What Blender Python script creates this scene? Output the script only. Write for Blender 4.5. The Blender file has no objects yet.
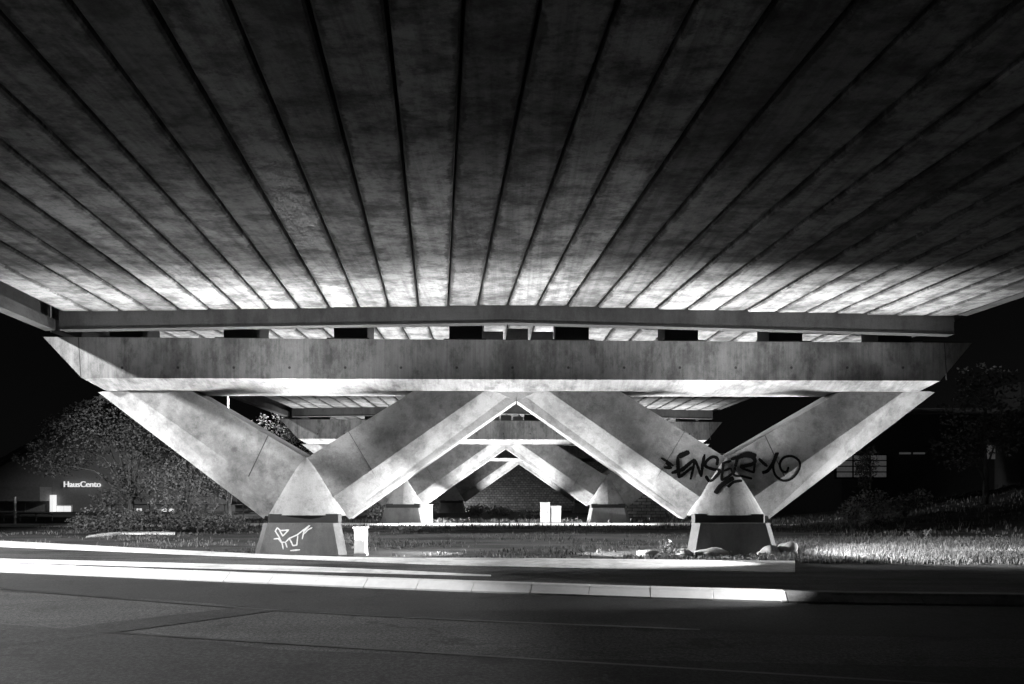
import bpy, bmesh, math, random
from mathutils import Vector, Matrix
from mathutils.bvhtree import BVHTree
R = math.radians
random.seed(7)
scene = bpy.context.scene
col = scene.collection

# ------------------------------------------------------------------ measures
F = 683.0            # focal length in pixels
HZ = 494.0           # horizon row
CH = 1.6             # camera height


def P(x, y, Y):
    """a point measured in the photograph at the distance Y"""
    return Vector(((x - 512) * Y / F, Y, CH + (HZ - y) * Y / F))


def G(x, y, z=0.0):
    """a point measured on the ground"""
    Y = (CH - z) * F / (y - HZ)
    return Vector(((x - 512) * Y / F, Y, z))


# ------------------------------------------------------------------ helpers
def tag(o, label=None, cat=None, group=None, kind=None):
    if label: o['label'] = label
    if cat: o['category'] = cat
    if group: o['group'] = group
    if kind: o['kind'] = kind
    return o


def empty(name, loc=(0, 0, 0), rz=0):
    o = bpy.data.objects.new(name, None)
    o.location = loc
    o.rotation_euler = (0, 0, rz)
    o.empty_display_size = 0.3
    col.objects.link(o)
    return o


def obj(name, bm, m, parent=None, smooth=False, recalc=True):
    if recalc:
        bmesh.ops.recalc_face_normals(bm, faces=bm.faces[:])
    me = bpy.data.meshes.new(name)
    bm.to_mesh(me)
    bm.free()
    if smooth:
        for p in me.polygons: p.use_smooth = True
    me.materials.append(m)
    o = bpy.data.objects.new(name, me)
    col.objects.link(o)
    if parent: o.parent = parent
    return o


def copy_tree(o, parent=None):
    c = o.copy()
    col.objects.link(c)
    c.parent = parent
    for ch in list(o.children):
        copy_tree(ch, c)
    return c


def box(bm, c, s, rz=0.0, bev=0.0):
    r = bmesh.ops.create_cube(bm, size=1.0)
    vs = r['verts']
    M = Matrix.Translation(c) @ Matrix.Rotation(rz, 4, 'Z') @ Matrix.Diagonal((s[0], s[1], s[2], 1))
    bmesh.ops.transform(bm, matrix=M, verts=vs)
    if bev:
        es = list({e for v in vs for e in v.link_edges})
        bmesh.ops.bevel(bm, geom=es, offset=bev, segments=2, affect='EDGES', profile=0.6)


def bx(c, s, rz=0.0, bev=0.0):
    bm = bmesh.new()
    box(bm, c, s, rz, bev)
    return bm


def loft(bm, secs, cap=True):
    """closed rings of equal length joined one to the next"""
    rings = [[bm.verts.new(p) for p in s] for s in secs]
    n = len(rings[0])
    for a, b in zip(rings, rings[1:]):
        for i in range(n):
            j = (i + 1) % n
            try: bm.faces.new((a[i], a[j], b[j], b[i]))
            except ValueError: pass
    if cap:
        bm.faces.new(rings[0][::-1])
        bm.faces.new(rings[-1])
    return rings


def tube(bm, pts, rad, n=8):
    pts = [Vector(p) for p in pts]
    if not hasattr(rad, '__len__'): rad = [rad] * len(pts)
    secs = []
    for i, p in enumerate(pts):
        d = (pts[min(i + 1, len(pts) - 1)] - pts[max(i - 1, 0)]).normalized()
        u = d.cross(Vector((0.31, 0.9, 0.2))).normalized()
        v = d.cross(u)
        secs.append([p + (u * math.cos(2 * math.pi * k / n) + v * math.sin(2 * math.pi * k / n)) * rad[i] for k in range(n)])
    loft(bm, secs)


# ------------------------------------------------------------------ materials
def mat(name):
    m = bpy.data.materials.new(name)
    m.use_nodes = True
    nt = m.node_tree
    return m, nt, nt.nodes['Principled BSDF']


def N(nt, t, **kw):
    n = nt.nodes.new(t)
    for k, v in kw.items():
        if k.startswith('i_'):
            n.inputs[int(k[2:]) if k[2:].isdigit() else k[2:]].default_value = v
        else:
            setattr(n, k, v)
    return n


def ramp(nt, src, stops):
    r = nt.nodes.new('ShaderNodeValToRGB')
    while len(r.color_ramp.elements) < len(stops):
        r.color_ramp.elements.new(0.5)
    for e, (p, v) in zip(r.color_ramp.elements, stops):
        e.position = p
        e.color = (v, v, v, 1)
    nt.links.new(src, r.inputs[0])
    return r.outputs[0]


def mul(nt, a, b, op='MULTIPLY'):
    n = nt.nodes.new('ShaderNodeMath')
    n.operation = op
    for i, v in enumerate((a, b)):
        if isinstance(v, (int, float)): n.inputs[i].default_value = v
        else: nt.links.new(v, n.inputs[i])
    return n.outputs[0]


def noise(nt, co, scale, detail=5, rough=0.6, vec=(1, 1, 1), dist=0.0):
    mp = nt.nodes.new('ShaderNodeMapping')
    mp.inputs['Scale'].default_value = vec
    nt.links.new(co, mp.inputs[0])
    n = N(nt, 'ShaderNodeTexNoise')
    n.inputs['Scale'].default_value = scale
    n.inputs['Detail'].default_value = detail
    n.inputs['Roughness'].default_value = rough
    n.inputs['Distortion'].default_value = dist
    nt.links.new(mp.outputs[0], n.inputs['Vector'])
    return n.outputs['Fac']


def concrete(name, base, streak=(1, 1, 1), contrast=0.45, per_obj=0.0, holes=False, rough=0.85, boards=0.0, blot=1.0, edge=False):
    m, nt, b = mat(name)
    L = nt.links
    co = N(nt, 'ShaderNodeTexCoord').outputs['Object']
    if per_obj:
        oi = N(nt, 'ShaderNodeObjectInfo')
        off = N(nt, 'ShaderNodeVectorMath', operation='MULTIPLY_ADD')
        cmb = N(nt, 'ShaderNodeCombineXYZ')
        L.new(oi.outputs['Random'], cmb.inputs[0]); L.new(oi.outputs['Random'], cmb.inputs[1])
        L.new(cmb.outputs[0], off.inputs[0]); off.inputs[1].default_value = (37, 91, 0); L.new(co, off.inputs[2])
        co2 = off.outputs[0]
    else:
        co2 = co
    big = ramp(nt, noise(nt, co2, 0.6 * blot, 9, 0.72, streak), [(0.36, 1 - contrast), (0.47, 1.0 - contrast * .45), (0.53, 1.0), (0.66, 1.0 + contrast * 0.3)])
    mid = ramp(nt, noise(nt, co2, 2.6 * blot, 10, 0.78, streak), [(0.36, 1 - contrast * 0.75), (0.5, 1.0 - contrast * .1), (0.62, 1.0)])
    fine = ramp(nt, noise(nt, co2, 45, 4, 0.7), [(0.25, 0.8), (0.7, 1.1)])
    val = mul(nt, mul(nt, big, mid), fine)
    if per_obj:
        wn = N(nt, 'ShaderNodeMapRange')
        L.new(oi.outputs['Random'], wn.inputs[0])
        wn.inputs[3].default_value = 1 - per_obj
        wn.inputs[4].default_value = 1 + per_obj
        val = mul(nt, val, wn.outputs[0])
    if per_obj:      # long water stains running with the girder
        val = mul(nt, val, ramp(nt, noise(nt, co2, 1.0, 6, .65, (5.5, .16, 1)), [(.34, .62), (.52, 1.0), (.7, 1.12)]))
    # small dark pinholes left by air bubbles
    vo = N(nt, 'ShaderNodeTexVoronoi')
    vo.inputs['Scale'].default_value = 9
    L.new(co2, vo.inputs['Vector'])
    pits = ramp(nt, vo.outputs['Distance'], [(0.03, 0.55), (0.07, 1.0)])
    val = mul(nt, val, pits)
    if holes:
        sx = N(nt, 'ShaderNodeSeparateXYZ')
        L.new(co, sx.inputs[0])
        fx = mul(nt, mul(nt, mul(nt, sx.outputs[0], 0.72, 'ADD'), 1.47, 'DIVIDE'), 1.0, 'FRACT')
        dx = mul(nt, mul(nt, fx, 0.5, 'SUBTRACT'), 1.47)
        dz = mul(nt, sx.outputs[2], 4.93, 'SUBTRACT')
        d = mul(nt, mul(nt, mul(nt, dx, dx), mul(nt, dz, dz), 'ADD'), 0.5, 'POWER')
        val = mul(nt, val, ramp(nt, d, [(0.028, 0.3), (0.042, 1.0)]))
    if boards:
        # faint vertical marks of the formwork boards
        w = noise(nt, co, 1.0, 3, 0.8, (9, 1, 0.25))
        val = mul(nt, val, ramp(nt, w, [(0.3, 1 - boards), (0.65, 1 + boards * .4)]))
    if edge:
        at = N(nt, 'ShaderNodeAttribute', attribute_name='edge')
        e = mul(nt, at.outputs['Fac'], mul(nt, mul(nt, noise(nt, co2, 1.6, 8, .75, (.6, 1, 1)), .5, 'SUBTRACT'), 1.5), 'ADD')
        val = mul(nt, val, ramp(nt, e, [(0.88, 1.0), (1.2, 0.4)]))
    val = mul(nt, val, base)
    c = N(nt, 'ShaderNodeCombineColor')
    for i in range(3): L.new(val, c.inputs[i])
    L.new(c.outputs[0], b.inputs['Base Color'])
    b.inputs['Roughness'].default_value = rough
    b.inputs['Specular IOR Level'].default_value = 0.25
    bp = N(nt, 'ShaderNodeBump')
    bp.inputs['Strength'].default_value = 0.35
    bp.inputs['Distance'].default_value = 0.02
    hh = mul(nt, noise(nt, co2, 18, 6, 0.7), pits)
    L.new(hh, bp.inputs['Height'])
    L.new(bp.outputs[0], b.inputs['Normal'])
    return m


def plain(name, v, rough=0.6, metal=0.0, var=0.25, scale=6.0, emit=0.0):
    m, nt, b = mat(name)
    co = N(nt, 'ShaderNodeTexCoord').outputs['Object']
    val = mul(nt, ramp(nt, noise(nt, co, scale, 6, 0.65), [(0.3, 1 - var), (0.7, 1 + var * .5)]), v)
    c = N(nt, 'ShaderNodeCombineColor')
    for i in range(3): nt.links.new(val, c.inputs[i])
    nt.links.new(c.outputs[0], b.inputs['Base Color'])
    b.inputs['Roughness'].default_value = rough
    b.inputs['Metallic'].default_value = metal
    if emit:
        b.inputs['Emission Color'].default_value = (1, 1, 1, 1)
        b.inputs['Emission Strength'].default_value = emit
    return m


def leaves(name, lo, hi):
    m, nt, b = mat(name)
    g = N(nt, 'ShaderNodeNewGeometry')
    val = ramp(nt, g.outputs['Random Per Island'], [(0, lo), (1, hi)])
    nt.links.new(val, b.inputs['Base Color'])
    b.inputs['Roughness'].default_value = 0.8
    b.inputs['Specular IOR Level'].default_value = 0.1
    return m


def asphalt(name, v, rough=0.8):
    m, nt, b = mat(name)
    L = nt.links
    co = N(nt, 'ShaderNodeTexCoord').outputs['Object']
    big = ramp(nt, noise(nt, co, 0.35, 6, 0.6, (1, 1, 1), .6), [(0.3, 0.65), (0.7, 1.25)])
    streak = ramp(nt, noise(nt, co, 1.1, 4, 0.6, (0.25, 2.2, 1)), [(0.3, 0.78), (0.7, 1.12)])
    agg = ramp(nt, noise(nt, co, 85, 3, 0.8), [(0.35, 0.4), (0.66, 1.8)])
    ag2 = ramp(nt, noise(nt, co, 26, 4, 0.85), [(0.42, 0.3), (0.60, 1.9)])
    vo = N(nt, 'ShaderNodeTexVoronoi', feature='DISTANCE_TO_EDGE'); vo.inputs['Scale'].default_value = .55
    wob = N(nt, 'ShaderNodeVectorMath', operation='ADD')
    nn = N(nt, 'ShaderNodeTexNoise'); nn.inputs['Scale'].default_value = 1.7; nn.inputs['Detail'].default_value = 6
    L.new(co, nn.inputs['Vector']); L.new(co, wob.inputs[0]); L.new(nn.outputs['Color'], wob.inputs[1]); L.new(wob.outputs[0], vo.inputs['Vector'])
    crack = ramp(nt, mul(nt, vo.outputs['Distance'], ramp(nt, noise(nt, co, .4, 3), [(.40, 0.02), (.46, 0)]), 'SUBTRACT'), [(0.0, .45), (0.010, 1.0)])
    oil = ramp(nt, noise(nt, co, 1.3, 4, .5), [(.30, .45), (.38, 1.0)])
    big = mul(nt, big, mul(nt, crack, oil))
    val = mul(nt, mul(nt, mul(nt, mul(nt, big, streak), agg), ag2), v)
    c = N(nt, 'ShaderNodeCombineColor')
    for i in range(3): L.new(val, c.inputs[i])
    L.new(c.outputs[0], b.inputs['Base Color'])
    b.inputs['Roughness'].default_value = rough
    b.inputs['Specular IOR Level'].default_value = 0.3
    bp = N(nt, 'ShaderNodeBump')
    bp.inputs['Strength'].default_value = 0.5
    bp.inputs['Distance'].default_value = 0.008
    L.new(noise(nt, co, 70, 4, 0.8), bp.inputs['Height'])
    L.new(bp.outputs[0], b.inputs['Normal'])
    return m


def soil(name, v):
    m, nt, b = mat(name)
    L = nt.links
    co = N(nt, 'ShaderNodeTexCoord').outputs['Object']
    a = ramp(nt, noise(nt, co, 0.5, 8, 0.7, (0.45, 1.6, 1)), [(0.33, 0.35), (0.68, 1.5)])
    f = ramp(nt, noise(nt, co, 22, 6, 0.8), [(0.3, 0.4), (0.72, 1.6)])
    val = mul(nt, mul(nt, a, f), v)
    c = N(nt, 'ShaderNodeCombineColor')
    for i in range(3): L.new(val, c.inputs[i])
    L.new(c.outputs[0], b.inputs['Base Color'])
    b.inputs['Roughness'].default_value = 0.95
    b.inputs['Specular IOR Level'].default_value = 0.1
    bp = N(nt, 'ShaderNodeBump')
    bp.inputs['Strength'].default_value = 0.9
    bp.inputs['Distance'].default_value = 0.08
    L.new(noise(nt, co, 9, 8, 0.8), bp.inputs['Height'])
    L.new(bp.outputs[0], b.inputs['Normal'])
    return m


def coursed(name, v, scale, mortar, row=0.5, width=1.0, axes='XZ'):
    m, nt, b = mat(name)
    L = nt.links
    co = N(nt, 'ShaderNodeTexCoord').outputs['Object']
    s = N(nt, 'ShaderNodeSeparateXYZ'); L.new(co, s.inputs[0])
    cb = N(nt, 'ShaderNodeCombineXYZ')
    L.new(s.outputs['XYZ'.index(axes[0])], cb.inputs[0]); L.new(s.outputs['XYZ'.index(axes[1])], cb.inputs[1])
    br = N(nt, 'ShaderNodeTexBrick')
    br.inputs['Scale'].default_value = scale
    br.inputs['Mortar Size'].default_value = mortar
    br.inputs['Row Height'].default_value = row
    br.inputs['Brick Width'].default_value = width
    br.inputs['Color1'].default_value = (v * .6,) * 3 + (1,)
    br.inputs['Color2'].default_value = (v * 1.2,) * 3 + (1,)
    br.inputs['Mortar'].default_value = (v * .15,) * 3 + (1,)
    L.new(cb.outputs[0], br.inputs['Vector'])
    mx = N(nt, 'ShaderNodeMixRGB', blend_type='MULTIPLY')
    mx.inputs[0].default_value = 1
    L.new(br.outputs['Color'], mx.inputs[1])
    L.new(ramp(nt, noise(nt, co, 2.5, 7, 0.75), [(0.3, 0.3), (0.7, 1.2)]), mx.inputs[2])
    L.new(mx.outputs[0], b.inputs['Base Color'])
    b.inputs['Roughness'].default_value = 0.9
    bp = N(nt, 'ShaderNodeBump')
    bp.inputs['Strength'].default_value = 1.0
    bp.inputs['Distance'].default_value = 0.05
    bp.invert = True
    L.new(br.outputs['Fac'], bp.inputs['Height'])
    L.new(bp.outputs[0], b.inputs['Normal'])
    return m


M = {}
M['girder'] = concrete('precast_concrete', 0.14, (1.0, 1.5, 1), 0.72, per_obj=0.34, blot=2.0, edge=True)
M['deck'] = concrete('deck_concrete', 0.2)
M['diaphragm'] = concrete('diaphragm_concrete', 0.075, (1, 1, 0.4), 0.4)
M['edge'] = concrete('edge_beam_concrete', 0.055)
M['cap'] = concrete('crossbeam_concrete', 0.23, (1, 1, 0.55), 0.6, holes=True, boards=0.26)
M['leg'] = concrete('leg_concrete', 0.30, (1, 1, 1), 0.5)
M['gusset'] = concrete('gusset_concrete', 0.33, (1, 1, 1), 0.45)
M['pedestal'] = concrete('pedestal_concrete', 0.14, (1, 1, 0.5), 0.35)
M['neck'] = plain('neck_and_shade_black', 0.02, 0.7)  # black of the necks, and of the shade painted under the diaphragms
M['bearing'] = plain('bearing_dark', 0.03, 0.7)
M['key'] = concrete('key_concrete', 0.22, (1, 1, 1), 0.3)
M['seam'] = plain('dark_joint_filler', 0.05, 0.9)  # dark filler of the construction joints
M['graf_black'] = plain('black_spray_paint', 0.008, 0.95, var=0.4)
M['graf_black'].node_tree.nodes['Principled BSDF'].inputs['Specular IOR Level'].default_value = 0.05
m, nt, b_ = mat('overspray')
_co = N(nt, 'ShaderNodeTexCoord').outputs['Object']
b_.inputs['Base Color'].default_value = (.012, .012, .012, 1); b_.inputs['Roughness'].default_value = .95; b_.inputs['Specular IOR Level'].default_value = .05
_at = N(nt, 'ShaderNodeAttribute', attribute_name='mist')
nt.links.new(mul(nt, _at.outputs['Fac'], ramp(nt, noise(nt, _co, 60, 3, .8), [(.38, 0.05), (.66, .75)])), b_.inputs['Alpha'])
M['overspray'] = m
M['graf_white'] = plain('white_spray_paint', 0.75, 0.5, var=0.25, scale=20)
M['road'] = asphalt('asphalt', 0.042)
M['patch'] = asphalt('asphalt_dark', 0.019)
M['tar'] = plain('tar_seal', 0.012, 0.5)
M['ground'] = soil('dark_soil', 0.075)
M['verge'] = soil('gravel_verge', 0.09)
M['path_and_trail'] = concrete('pale_path_and_trail', 0.78, (1, 1, 1), 0.35, blot=2)  # footpath concrete, also the pale colour of strips standing for light trails
M['kerb_trail'] = plain('light_trail_white', 0.82, 0.5, var=0.12, scale=5)  # white colour that stands for a light trail
M['kerb'] = concrete('kerb_stone', 0.22, (1, 1, 1), 0.35, blot=3)
M['grass'] = leaves('grass_blades', 0.05, 0.20)
M['weed'] = leaves('weed_leaves', 0.06, 0.2)
M['leaf_dark'] = leaves('leaf_dark', 0.07, 0.13)
M['leaf_mid'] = leaves('leaf_mid', 0.12, 0.22)
M['bark'] = concrete('bark', 0.09, (3, 3, 0.6), 0.5, blot=3)
M['bark_pale'] = concrete('bark_pale', 0.4, (3, 3, 0.6), 0.4, blot=3)
M['rail_metal'] = plain('dull_rail', 0.16, 0.6, 0.3)
M['white_metal'] = plain('white_metal', 0.78, 0.4, var=0.12)
M['grey_metal'] = plain('galvanised', 0.45, 0.45, 0.6, var=0.2)
M['rock'] = concrete('rock', 0.36, (1, 1, 1), 0.4, blot=5)
M['stone_slope'] = coursed('stone_pitching', 0.16, 1.6, 0.035, 0.36, 0.55, 'XZ')
M['stone_wall'] = coursed('stone_wall', 0.38, 1.4, 0.03, 0.3, 0.9, 'XZ')
M['wall_dark'] = plain('render_dark', 0.25, 0.8)
M['wall_black'] = plain('render_black', 0.04, 0.9)
M['wall_grey'] = plain('cladding_grey', 0.22, 0.7)
M['roof'] = plain('roof_metal', 0.10, 0.6)
M['glow'] = plain('lit_window', 0.8, 0.4, var=0.1, emit=.8)
M['glow_dim'] = plain('dim_window', 0.5, 0.4, var=0.3, emit=0.035)
M['sign'] = plain('sign_letters', 0.8, 0.4, var=0.05, emit=.7)
M['lens'] = plain('lamp_lens', 0.8, 0.3, var=0.05, emit=6)
M['black_glass'] = plain('dark_glass', 0.02, 0.15)

# ------------------------------------------------------------------ piers
D1, D2, D3, D4 = 18.0, 37.8, 57.6, 77.5
YF = 18.5                        # front plane of the legs
pier = empty('viaduct_pier', (0, 0, 0))


def build_crossbeam():
    bm = bmesh.new()
    V = bm.verts.new
    Y0, Y1, Y2, Y3, YS = 18.0, 18.5, 19.5, 20.0, 19.0
    zb = lambda X: 4.39 - 0.0016 * X
    zc = lambda X: CH + 3.02 - 0.0033 * X
    zt = lambda X: CH + 4.06 - 0.0066 * X
    tl, tr = -12.36, 12.12
    cl, cr = -11.34, 11.28
    bl, br = -11.3 + .35, 11.19 - .2
    bl0, br0 = -11.02, 11.02
    t = [V((tl, Y0, zt(tl))), V((tr, Y0, zt(tr))), V((tr, Y3, zt(tr))), V((tl, Y3, zt(tl)))]
    # scoops above the two V openings: crease from/to, bottom from/to (pixels)
    sc = [(240, 362, 200, 392), (672, 792, 644, 832)]
    fx = lambda px, Y: (px - 512) * Y / F
    crease = [V((cl, Y0, zc(cl)))]
    bot = [V((bl0, Y1, zb(bl0)))]
    backbot = []
    faces = []
    prev_c, prev_b = crease[0], bot[0]
    chain = [bot[0]]                # front outline of the bottom face
    cline = [crease[0]]
    for (a, b, c, d) in sc:
        A = V((fx(a, Y0), Y0, zc(fx(a, Y0)))); B = V((fx(b, Y0), Y0, zc(fx(b, Y0))))
        Cc = V((fx(c, Y1), Y1, zb(fx(c, Y1)))); Dd = V((fx(d, Y1), Y1, zb(fx(d, Y1))))
        C2 = V((fx(c, Y1) + .5, YS, zb(fx(c, Y1)))); D2_ = V((fx(d, Y1) - .5, YS, zb(fx(d, Y1))))
        faces.append((prev_c, A, Cc, prev_b))
        faces.append((A, C2, Cc))
        faces.append((A, B, D2_, C2))
        faces.append((B, Dd, D2_))
        prev_c, prev_b = B, Dd
        chain += [Cc, C2, D2_, Dd]
        cline += [A, B]
    ce = V((cr, Y0, zc(cr))); be = V((br0, Y1, zb(br0)))
    faces.append((prev_c, ce, be, prev_b))
    chain.append(be); cline.append(ce)
    bl2, br2 = V((bl0, Y2, zb(bl0))), V((br0, Y2, zb(br0)))
    c2l, c2r = V((cl, Y3, zc(cl))), V((cr, Y3, zc(cr)))
    for f in faces: bm.faces.new(f)
    back = [bl2] + [V((v.co.x, Y2, zb(v.co.x))) for v in chain[1:-1]] + [br2]
    for i in range(len(chain) - 1):
        bm.faces.new((chain[i], chain[i + 1], back[i + 1], back[i]))
    bm.faces.new([t[0], t[1]] + cline[::-1])
    bm.faces.new((t[3], t[2], c2r, c2l))
    bm.faces.new([c2l, c2r] + back[::-1])
    bm.faces.new(t)
    bm.faces.new((t[0], cline[0], c2l, t[3])); bm.faces.new((cline[0], bot[0], bl2, c2l))
    bm.faces.new((t[1], cline[-1], c2r, t[2])); bm.faces.new((cline[-1], be, br2, c2r))
    bmesh.ops.triangulate(bm, faces=[f for f in bm.faces if len(f.verts) > 4])
    o = obj('crossbeam', bm, M['cap'], pier)
    # pour joints near both ends
    for px in (78, 944):
        X = fx(px, Y0)
        s = bmesh.new()
        loft(s, [[(X, Y0 - .003, zt(X) - .01), (X + .025, Y0 - .003, zt(X) - .01), (X + .025, Y0 + .02, zt(X) - .01), (X, Y0 + .02, zt(X) - .01)],
                 [(X + .06, Y0 - .003, zc(X) + .02), (X + .085, Y0 - .003, zc(X) + .02), (X + .085, Y0 + .02, zc(X) + .02), (X + .06, Y0 + .02, zc(X) + .02)]])
        obj('construction_joint', s, M['seam'], o)
    return o


cap = build_crossbeam()
MX = 516.5                       # mirror column of the pier


def build_leg(U, K, L, L2, mirror, seam=None):
    """each argument: (top px, bottom px) of one long edge of the leg"""
    def pt(p, Y):
        x, y = p
        if mirror: x = 2 * MX - x
        return P(x, y, Y)
    DEP = 1.15
    edges = [(U, 0.0), (K, 0.0), (L, 0.24), (L2, 0.29)]
    top, bot = [], []
    for e, dy in edges:
        (x0, y0), (x1, y1) = e
        k = 0.03
        xe, ye = x0 - (x1 - x0) * k, y0 - (y1 - y0) * k
        if e is L2 and inner_flag[0]:
            xe, ye = x0, y0
        top.append((pt((xe, ye), YF + dy), dy)); bot.append((pt((x1, y1), YF + dy), dy))
    def ring(lst):
        r = [p for p, _ in lst]
        back = []
        for p, dy in reversed(lst):
            q = p.copy(); q.y = YF + DEP - dy
            back.append(q)
        return r + back
    bm = bmesh.new()
    loft(bm, [ring(top), ring(bot)])
    bmesh.ops.triangulate(bm, faces=bm.faces[:])
    o = obj('leg', bm, M['leg'], pier)
    if seam:
        (a, b, c) = seam
        s = bmesh.new()
        for p, q, Yp, Yq in ((a, b, YF - .003, YF - .003), (b, c, YF - .003, YF + .2)):
            if q is None: continue
            A, B = pt(p, Yp), pt(q, Yq)
            d = Vector((0.012 if not mirror else -0.012, 0, 0.008))
            loft(s, [[A - d, A + d, A + d + Vector((0, .03, 0)), A - d + Vector((0, .03, 0))],
                     [B - d, B + d, B + d + Vector((0, .03, 0)), B - d + Vector((0, .03, 0))]])
        obj('construction_joint', s, M['seam'], o)
    return o


inner_flag = [True]
innerC = dict(U=((623, 393), (726.5, 458)), K=((550, 392), (727, 516)), L=((521, 393), (687, 516)), L2=((517, 401), (684, 519)))
outerD = dict(U=((838, 393), (726.5, 458)), K=((899, 395), (727, 516)), L=((925, 395), (768, 516)), L2=((930, 396), (769, 519)))
legs = []
for mir in (False, True):
    inner_flag[0] = True
    legs.append(build_leg(mirror=mir, seam=((684.5, 431.5), (664.5, 459.5) if False else (661.5, 470), (652.6, 486)), **innerC))
    inner_flag[0] = False
    legs.append(build_leg(mirror=mir, seam=((765, 435.5), (784.5, 476.5), None), **outerD))

# cone shaped gusset where two legs meet, dark neck, flared pedestal
gussets, peds = [], []
for cx in (306, 727):
    bm = bmesh.new()
    secs = []
    n = 20
    base_z = CH - 21 * YF / F
    top_z = CH + 37 * YF / F
    X0 = (cx - 512) * YF / F
    for k in range(11):
        t = k / 10
        r = (1 - t) ** 0.86
        z = base_z + (top_z - base_z) * t
        ring = []
        for j in range(n + 1):
            a = math.pi * j / n
            ring.append(Vector((X0 - math.cos(a) * 1.03 * r - 0.0 * t, YF - 0.004 - math.sin(a) ** 0.8 * 0.30 * r + 0.10 * (abs(math.cos(a)) * r), z)))
        ring += [Vector((X0 + 1.03 * r, YF + .6, z)), Vector((X0 - 1.03 * r, YF + .6, z))]
        secs.append(ring)
    secs[-1] = [v + Vector((0, 0, 0)) for v in secs[-1]]
    loft(bm, secs)
    bmesh.ops.remove_doubles(bm, verts=bm.verts[:], dist=0.0005)
    bmesh.ops.triangulate(bm, faces=bm.faces[:])
    g = obj('gusset', bm, M['gusset'], pier)
    gussets.append(g)
    # flared pedestal with splayed corners
    ptop, pbot = 0.83, -0.3
    def oct_(w, wc, y0, yc, y1, z):
        return [Vector((X0 - w, y0, z)), Vector((X0 + w, y0, z)), Vector((X0 + wc, yc, z)), Vector((X0 + wc - .52, y1, z)),
                Vector((X0 - wc + .52, y1, z)), Vector((X0 - wc, yc, z))]
    bm = bmesh.new()
    loft(bm, [oct_(1.11, 1.29, 17.82, 18.0, 19.4, pbot), oct_(0.86, 1.03, 18.0, 18.17, 19.3, ptop)])
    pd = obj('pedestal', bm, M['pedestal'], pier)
    peds.append(pd)
    bm = bmesh.new()
    loft(bm, [oct_(0.92, 0.99, 18.3, 18.4, 19.2, ptop - .02), oct_(0.92, 0.99, 18.3, 18.4, 19.2, base_z + .03)])
    obj('neck', bm, M['neck'], pier)

# bearings and shear keys on top of the crossbeam
for px in (127, 241, 351, 466, 572, 681, 785, 894):
    X = (px - 512) * 18.4 / F
    zt = CH + 4.06 - 0.0066 * X
    bm = bx((X, 18.8, zt + .36), (0.9, .9, 0.74), bev=.012)
    o = obj('bearing_block', bm, M['bearing'], pier)
    obj('base_plate', bx((X, 18.7, zt + .02), (1.12, 1.3, 0.04)), M['bearing'], o)
for px, h in ((492.5, .26), (517.5, .34), (542.5, .26)):
    X = (px - 512) * 18.2 / F
    zt = CH + 4.06 - 0.0066 * X
    obj('shear_key', bx((X, 18.5, zt + h / 2 - .01), (0.56, .8, h), bev=.02), M['key'], pier)


# ---- graffiti: ribbons lying 3 mm off the concrete
def surface(objs):
    vs, ps = [], []
    for o in objs:
        b = len(vs)
        vs += [v.co.copy() for v in o.data.vertices]
        ps += [tuple(b + i for i in p.vertices) for p in o.data.polygons]
    return BVHTree.FromPolygons(vs, ps)


EYE = Vector((0, 0, CH))


def spline(pts, step):
    out = []
    n = len(pts)
    for i in range(n - 1):
        p0, p1, p2, p3 = pts[max(i - 1, 0)], pts[i], pts[i + 1], pts[min(i + 2, n - 1)]
        d = math.hypot(p2[0] - p1[0], p2[1] - p1[1])
        m = max(2, int(d / step))
        for k in range(m):
            t = k / m
            out.append(tuple(0.5 * (2 * p1[c] + (p2[c] - p0[c]) * t + (2 * p0[c] - 5 * p1[c] + 4 * p2[c] - p3[c]) * t * t + (3 * p1[c] - p0[c] - 3 * p2[c] + p3[c]) * t ** 3) for c in (0, 1)))
    out.append(pts[-1])
    return out


def graffiti(name, strokes, conv, objs, m, width, parent, lift=0.003):
    tree = surface(objs)
    bm = bmesh.new()
    if name == 'overspray': bm.verts.layers.float.new('mist')
    for si, (st, wf, sm) in enumerate(strokes):
        pts = spline(st, 2.0) if sm else [q for a, b in zip(st, st[1:]) for q in [tuple(a[c] + (b[c] - a[c]) * k / 14 for c in (0, 1)) for k in range(14)]] + [st[-1]]
        prev = None
        for i, z in enumerate(pts):
            px, py = conv(z)
            d = (P(px, py, 18.0) - EYE).normalized()
            hit, nrm, _, _ = tree.ray_cast(EYE, d)
            a, b = pts[max(i - 1, 0)], pts[min(i + 1, len(pts) - 1)]
            if hit is None:
                prev = None
                continue
            if nrm.y > 0: nrm = -nrm
            tx, tz = b[0] - a[0], -(b[1] - a[1])
            tv = Vector((tx, 0, tz))
            if tv.length < 1e-6: continue
            tv.normalize()
            side = tv.cross(nrm).normalized()
            e = min(i, len(pts) - 1 - i)
            w = width * wf * (0.55 + 0.45 * min(1, e / 5)) * (0.88 + 0.24 * random.random())
            l = lift + si * 0.00025
            q = [bm.verts.new(hit + nrm * l + side * w * k) for k in (.5, .2, -.2, -.5)]
            el = bm.verts.layers.float.get('mist') or None
            if prev:
                for a_ in range(3): bm.faces.new((prev[a_], prev[a_ + 1], q[a_ + 1], q[a_]))
            if el:
                for v_, k in zip(q, (0, 1, 1, 0)): v_[el] = k * min(1, e / 6)
            prev = q
    return obj(name, bm, m, parent)


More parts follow.
